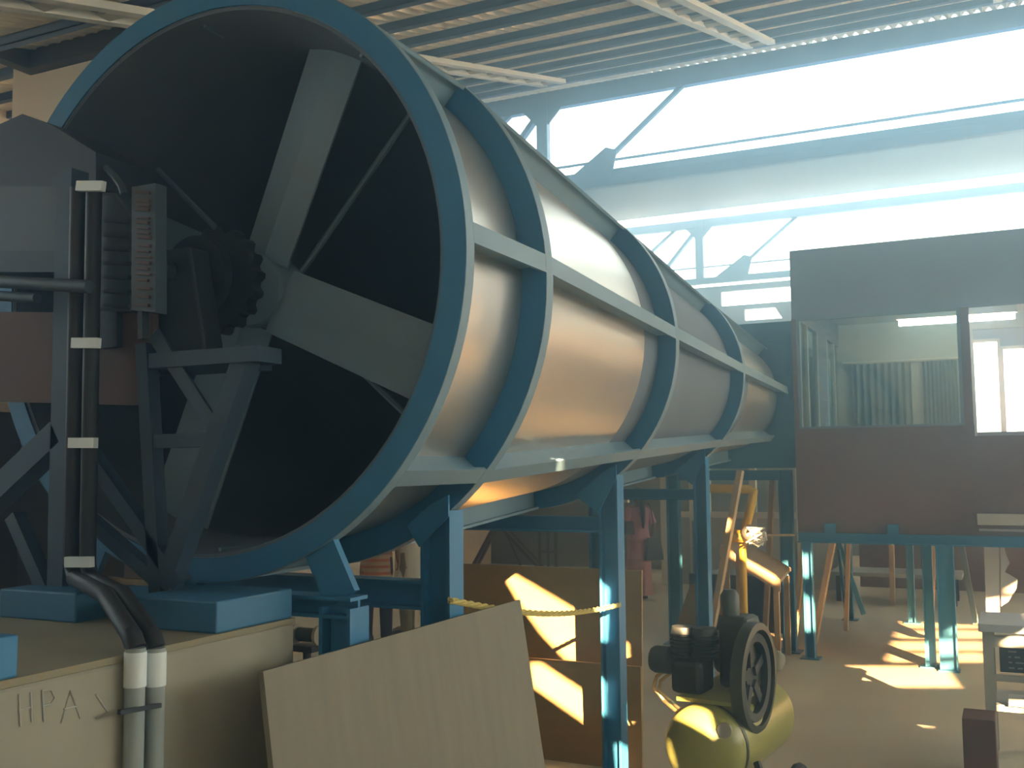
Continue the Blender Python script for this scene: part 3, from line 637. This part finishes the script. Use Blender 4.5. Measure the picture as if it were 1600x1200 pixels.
# low shelf far under the cabin, dark backing
lb=thing('low_table','low grey table far behind the cabin legs','table',(1.0,12,0))
tz=at(1395,893,Y=12).z
MB().span((.35,11.7,tz-.05),(2.0,12.5,tz)).build('top','grey',lb)
for x in (.45,1.9):
    for y in (11.8,12.4): MB().span((x-.03,y-.03,0),(x+.03,y+.03,tz-.05)).build('leg','iron',lb)
o=MB().span((.5,13.6,0),(4.5,13.8,2.3)).build('dark_screen','cabin'); tag(o,'dark brown screen standing far behind the cabin legs','screen')
# bright sheet, sack and cover at far right below the cabin
a=[at(x,y,Y=7.9) for x,y in((1537,842),(1561,842),(1562,962),(1541,962))]; 
o=MB().prism(a,(0,.02,0)).build('white_sheet','panelw'); o.location.z+=0; tag(o,'white metal sheet hanging upright at the right under the cabin','sheet')
cp_=[(1563,842),(1566,842),(1570,862),(1578,880),(1574,886),(1570,894),(1590,905),(1588,920),(1576,940),(1564,948),(1563,900)]
tag(MB().prism([at(x,y,Y=7.92) for x,y in cp_],(.0,.03,0)).build('hanging_cloth','panelw',bevel=.01),'torn pale cloth hanging right of the white metal sheet under the cabin','cloth')
# workbench rack at right edge
bx=2.43; by=4.2
wr=thing('equipment_rack','grey metal equipment rack with pale top at the right edge','rack',(2.6,4.5,0))
MB().span((bx-.02,by-.03,.82),(2.78,4.75,.87)).build('top','palegrey',wr,bevel=.005)
for x,y in ((bx+.03,by+.03),(bx+.03,4.66),(2.70,by+.03),(2.70,4.66)): MB().span((x-.03,y-.03,0),(x+.03,y+.03,.82)).build('leg','grey',wr)
MB().span((bx+.06,by+.0,.73),(2.74,by+.03,.80)).build('apron','grey',wr)
MB().span((bx+.06,by+.02,.34),(2.74,by+.5,.38)).build('shelf','grey',wr)
MB().span((bx+.06,by+.02,.52),(2.74,by+.04,.56)).build('rail','grey',wr)
u=tag(MB().span((bx+.09,by+.06,.57),(2.70,by+.4,.725)).build('instrument_box','motor',bevel=.006),'dark instrument box under the pale rack top','box')
mb=MB(); rr=random.Random(9)
for i in range(4):
    x=bx+.14
    while x<2.62:
        w=rr.uniform(.015,.05); mb.span((x,by+.052,.595+i*.033),(x+w,by+.061,.604+i*.033)); x+=w+.018
mb.build('vent_slots','grey',u)
o=MB().span((bx+.13,by-.02,.385),(bx+.24,by+.12,.43)).build('paper_pad','white'); tag(o,'small white pad lying on the rack shelf','paper')
o=MB().span((bx-.12,3.86,0),(bx+.06,4.14,.36)).build('wooden_box','rust',bevel=.006); tag(o,'dark brown wooden box on the floor beside the rack leg','box')
# brown trestles behind the tunnel
tr_=thing('brown_trestle','red brown lattice trestle behind the tunnel, against the green wall','trestle',at(790,885,Y=12))
def st(x0,y0,x1,y1,w=.05,Yp=12,name='strut'): MB().angle(at(x0,y0,Y=Yp),at(x1,y1,Y=Yp),w,.012,up=(0,1,0)).build(name,'redox',tr_)
st(735,895,775,820); st(742,895,780,820,.04); st(775,820,845,895); st(785,820,855,895,.04); st(790,835,815,890,.03)
zz=at(790,905,Y=12)
tw=thing('brown_post_frame','red brown upright ladder frame right of the trestle','frame',at(855,900,Y=12.2))
for x in (842,855,867): MB().angle(at(x-2,815,Y=12.2),V((at(x,900,Y=12.2).x,12.2,0)),.05,.012,up=(0,1,0)).build('upright','redox',tw)
MB().bar(at(840,862,Y=12.2),at(869,862,Y=12.2),.03,.03).build('rung','redox',tw)
# small bright boxes behind
o=MB().span((-3.75,14.6,1.2),(-3.55,14.7,1.42)).build('switch_box','white'); tag(o,'small pale switch box on the wall left of the woman','switch')
# small stool-like machine behind first post
px=at(480,985,Y=3.2)
sm=thing('bench_grinder','small bench grinder on a stand seen between plywood and first post','grinder',(px.x,3.2,0))
MB().tube([(px.x,3.2,0),(px.x,3.2,px.z-.12)],.03,10).build('stand','iron',sm,True)
MB().span((px.x-.1,3.12,px.z-.14),(px.x+.1,3.28,px.z-.10)).build('table','iron',sm)
MB().tube([(px.x-.07,3.2,px.z-.03),(px.x+.07,3.2,px.z-.03)],.05,14).build('motor','motor',sm,True)
for s in (-.1,.1): MB().tube([(px.x+s-.012,3.2,px.z-.03),(px.x+s+.012,3.2,px.z-.03)],.07,16).build('grinding_wheel','sack',sm,True)
# ================================================================== PEOPLE
def skin_body(name,pts,edges,m,parent,root=0,sub=2):
    bm=bmesh.new(); L=bm.verts.layers.skin.verify(); o0=wloc(parent); vs=[]
    for i,(p,r) in enumerate(pts):
        v=bm.verts.new(V(p)-o0); rr=r if isinstance(r,tuple) else (r,r); v[L].radius=rr; v[L].use_root=(i==root); vs.append(v)
    for a,b in edges: bm.edges.new((vs[a],vs[b]))
    me=bpy.data.meshes.new(name); bm.to_mesh(me); bm.free(); me.materials.append(M[m])
    o=bpy.data.objects.new(name,me); COL.objects.link(o); o.parent=parent
    s=o.modifiers.new('skin','SKIN'); s.use_smooth_shade=True
    b=o.modifiers.new('sub','SUBSURF'); b.levels=sub; b.render_levels=sub
    return o
def person(loc,heading,H,armL,armR,stride,label,top,bottom,long_skirt,hairlong,top_hem):
    # local frame: f forward, r right, heights as fraction of H
    loc=V((loc.x,loc.y,0)); f=V((math.sin(heading),math.cos(heading),0)); r=V((math.cos(heading),-math.sin(heading),0)); u=V((0,0,1)); k=H/1.7
    def W(x,y,z): return loc+(r*x+f*y)*k+u*z*k
    R=thing('person',label,'person',loc)
    pts=[];ed=[]
    def add(p,rad,par=None):
        pts.append((W(*p),tuple(x*k for x in rad) if isinstance(rad,tuple) else rad*k)); 
        if par is not None: ed.append((par,len(pts)-1))
        return len(pts)-1
    pel=add((0,0,.93),.11); ab=add((0,.0,1.06),.105,pel); ch=add((0,0,1.24),.115,ab); ut=add((0,0,1.38),.085,ch); nk=add((0,.005,1.45),.045,ut)
    h0=add((0,.02,1.52),.062,nk); h1=add((0,.025,1.60),.082,h0); h2=add((0,.01,1.66),.066,h1)
    add((0,.125,1.575),.012,h1)                                   # nose
    for s in (-1,1): add((s*.088,.01,1.585),.014,h1)             # ears
    for s,arm in ((-1,armL),(1,armR)):
        sh=add((s*.17,0,1.385),.052,ut)
        el=add(arm[0],.038,sh); wr=add(arm[1],.026,el)
        d=(V(arm[1])-V(arm[0])).normalized(); pa=V(arm[1])+d*.05; pl_=add(tuple(pa),(.020,.030),wr)
        sd=V((0,1,0)); sd=(sd-d*sd.dot(d)).normalized()
        for j,(o_,ln) in enumerate(((-.03,.055),(-.01,.07),(.012,.075),(.032,.065))):
            b0=pa+d*.035+sd*o_; b1=b0+d*ln*.55+V((-s*.008,0,0)); b2=b1+d*ln*.5+V((-s*.022,0,0))
            i0=add(tuple(b0),.0095,pl_); i1=add(tuple(b1),.0088,i0); add(tuple(b2),.0075,i1)
        t0=pa+sd*.04-d*.015; i0=add(tuple(t0),.011,pl_); add(tuple(t0+d*.04+sd*.018),.009,i0)
    for s in (-1,1):
        st_=stride*s
        hp=add((s*.09,0,.86),.085,pel); kn=add((s*.095,st_*.5+.01,.48),.058,hp); an=add((s*.095,st_-.01,.09),.036,kn)
        he=add((s*.095,st_+.06,.045),.036,an); add((s*.1,st_+.17,.03),.026,he)
    skin_body('body',pts,ed,'skin',R,0)
    def ering(c,rx,ry,n=28,wob=0,nw=9,ph=0):
        return [W(c[0]+rx*math.cos(2*PI*i/n)*(1+wob*math.sin(nw*2*PI*i/n+ph)),c[1]+ry*math.sin(2*PI*i/n)*(1+wob*math.sin(nw*2*PI*i/n+ph)),c[2]) for i in range(n)]
    # torso garment
    th=top_hem
    rings=[ering((0,0,1.425),.075,.06),ering((0,0,1.405),.15,.085),ering((0,0,1.36),.185,.105),ering((0,.01,1.25),.175,.125),ering((0,.005,1.08),.155,.118),ering((0,0,.95),.178,.132,wob=.015),ering((0,0,th),.19,.145,wob=.04)]
    MB().loop(rings).build('kurta' if long_skirt else 'shirt',top,R,True)
    for s,arm in ((-1,armL),(1,armR)):
        a=V((s*.15,0,1.385)); b=V(arm[0]); c=a.lerp(b,1.02 if not long_skirt else .9); 
        MB().tube([W(*a),W(*a.lerp(c,.3)),W(*c.lerp(a,.3)),W(*c)],[.06*k,.063*k,.058*k,.056*k],14).build('sleeve',top,R,True)
    if long_skirt:
        rings=[ering((0,0,1.0),.15,.115),ering((0,0,.9),.182,.135,wob=.02),ering((0,.01,.6),.185,.15,wob=.05,nw=7),ering((0,.015,.3),.195,.165,wob=.07,nw=7),ering((0,.02,.07),.215,.19,wob=.08,nw=7)]
        MB().loop(rings).build('skirt',bottom,R,True)
    else:
        MB().loop([ering((0,0,1.02),.15,.112),ering((0,0,.92),.172,.125),ering((0,0,.82),.172,.12)]).build('trouser_seat',bottom,R,True)
        for s in (-1,1):
            st_=stride*s
            MB().tube([W(s*.085,0,.92),W(s*.092,st_*.2,.75),W(s*.098,st_*.5+.01,.48),W(s*.1,st_,.10),W(s*.1,st_+.01,.05)],[.095*k,.097*k,.078*k,.066*k,.068*k],16).build('trouser_leg',bottom,R,True)
    for s in (-1,1):
        st_=stride*s
        MB().loop([[W(s*.1+dx*w,st_+y,z) for dx,z in((-1,0),(1,0),(.8,.05*hh),(-.8,.05*hh))] for y,w,hh in((-.06,.035,1.4),(.02,.04,1.4),(.10,.045,1.1),(.19,.03,.7))]).build('shoe','shoe',R,True)
    # hair cap and eyes
    hr=MB()
    c=W(0,0,1.605)
    hr.ell(W(0,-.018,1.615),.098*k,.105*k,.105*k,20,12,Matrix((r,f,u)).transposed())
    if hairlong:
        hr.tube([W(0,-.08,1.62),W(.0,-.115,1.5),W(.01,-.13,1.36),W(.012,-.14,1.2),W(.012,-.14,1.08)],[.06*k,.055*k,.042*k,.034*k,.012*k],12)
    hr.build('hair','hair',R,True)
    for s in (-1,1): MB().ell(W(s*.032,.10,1.60),.012*k,.009*k,.009*k,10,7).build('eye','eye',R,True)
    MB().ell(W(0,.098,1.535),.024*k,.008*k,.007*k,10,6).build('mouth','rose',R,True)
    return R,W,k
wl=at(1000,936,Z=0); hd=math.atan2(FW.x,FW.y)-.35
R,W,k=person(wl,hd,1.55,((-.24,-.03,1.12),(-.22,.12,.95)),((.25,-.02,1.12),(.235,.10,.90)),.06,'woman in a pink tunic and rose skirt walking away with a black handbag','pink','rose',True,True,.62)
hb=thing('handbag','black shoulder bag hanging at the right side of the woman in pink','bag',W(.165,-.17,.60))
def bagbox(cx,cy,z0,z1,w0,w1,d):
    return MB().loop([[W(cx+sx*w,cy+sy*d*q,z) for sx,sy in((-1,-1),(1,-1),(1,1),(-1,1))] for z,w,q in((z0,w0,1),(z0+.02,w0*1.04,1.15),((z0+z1)/2,(w0+w1)/2,1.2),(z1,w1,.5))])
bagbox(.165,-.17,.60,.94,.14,.10,.035).build('bag_body','bag',hb,True)
MB().tube([W(.15,-.17,.93),W(.17,-.16,1.15),W(.17,-.10,1.36),W(.17,-.01,1.46),W(.18,.05,1.40),W(.20,.06,1.25)],.009,8).build('strap','bag',hb,True)
hb2=thing('handbag','small dark pouch held at the left elbow of the woman in pink','bag',W(-.25,-.12,.98))
bagbox(-.24,-.15,1.0,1.2,.07,.06,.035).build('bag_body','bag',hb2,True)
m1=at(588,1002,Z=0)
person(m1,hd+.5,1.66,((-.23,-.02,1.12),(-.2,.14,.95)),((.23,-.02,1.12),(.22,.1,.9)),.05,'man in an orange striped shirt and navy trousers standing behind the tunnel','striped','navy',False,False,.66)
m2=at(637,990,Z=0)
person(m2,hd-.9,1.68,((-.23,-.02,1.12),(-.21,.13,.94)),((.24,-.02,1.12),(.21,.12,.93)),.03,'man in a white shirt and grey trousers standing beside the striped-shirt man','shirtw','khaki',False,False,.62)
hz=bpy.data.materials.new('glare_haze'); hz.use_nodes=True; nt=hz.node_tree; nt.nodes.remove(nt.nodes['Principled BSDF'])  # scatter volume added to stand in for veiling lens glare
vsn=nt.nodes.new('ShaderNodeVolumeScatter'); vsn.inputs['Color'].default_value=(.36,.66,1,1); vsn.inputs['Density'].default_value=.068; vsn.inputs['Anisotropy'].default_value=.78
nt.links.new(vsn.outputs[0],nt.nodes['Material Output'].inputs['Volume']); M['haze']=hz
hzo=MB().span((XL-1,YR-1,-.02),(XR+1,Y2+2.5,9)).build('haze','haze'); hzo['kind']='stuff'; tag(hzo,'added bluish haze volume filling the hall in place of lens glare, brightest toward the roof glazing','haze')
# ================================================================== LIGHT, SKY, CAMERA
w=bpy.data.worlds.new('sky'); SC.world=w; w.use_nodes=True
bg=w.node_tree.nodes['Background']; bg.inputs['Color'].default_value=(.60,.82,1,1); bg.inputs['Strength'].default_value=8.5
sl=bpy.data.lights.new('sun','SUN'); sl.energy=105; sl.angle=math.radians(.3); sl.color=(1,.9,.66)
so=bpy.data.objects.new('sun',sl); COL.objects.link(so); so.rotation_euler=SUND.to_track_quat('-Z','Y').to_euler()
def portal(name,c,sx,sy,rot):
    l=bpy.data.lights.new(name,'AREA'); l.shape='RECTANGLE'; l.size=sx; l.size_y=sy; l.cycles.is_portal=True
    o=bpy.data.objects.new(name,l); COL.objects.link(o); o.location=c; o.rotation_euler=rot
portal('portal_truss',(1.5,Y1+.3,6.6),16,1.5,(math.radians(-90),0,0))
portal('portal_end',(1.5,Y2+.3,6.3),16,2.4,(math.radians(-90),0,0))
for (a,b,z0,z1) in SIDE:
    portal('portal_side',(XR+.2,(a+b)/2,(z0+z1)/2),b-a,z1-z0,(math.radians(90),0,math.radians(90)))
portal('portal_left',(XL-.3,-1.9,4.0),1.5,3.7,(math.radians(90),0,math.radians(-90)))
cam=bpy.data.cameras.new('camera'); co=bpy.data.objects.new('camera',cam); COL.objects.link(co)
cam.sensor_fit='HORIZONTAL'; cam.sensor_width=36; cam.lens=36*F/1600; cam.clip_start=.05; cam.clip_end=200
co.matrix_world=Matrix(((RI.x,UP.x,-FW.x,CAM.x),(RI.y,UP.y,-FW.y,CAM.y),(RI.z,UP.z,-FW.z,CAM.z),(0,0,0,1)))
SC.camera=co
vs=SC.view_settings; vs.view_transform='Standard'; vs.look='None'; vs.gamma=1; vs.exposure=.5; vs.use_curve_mapping=False
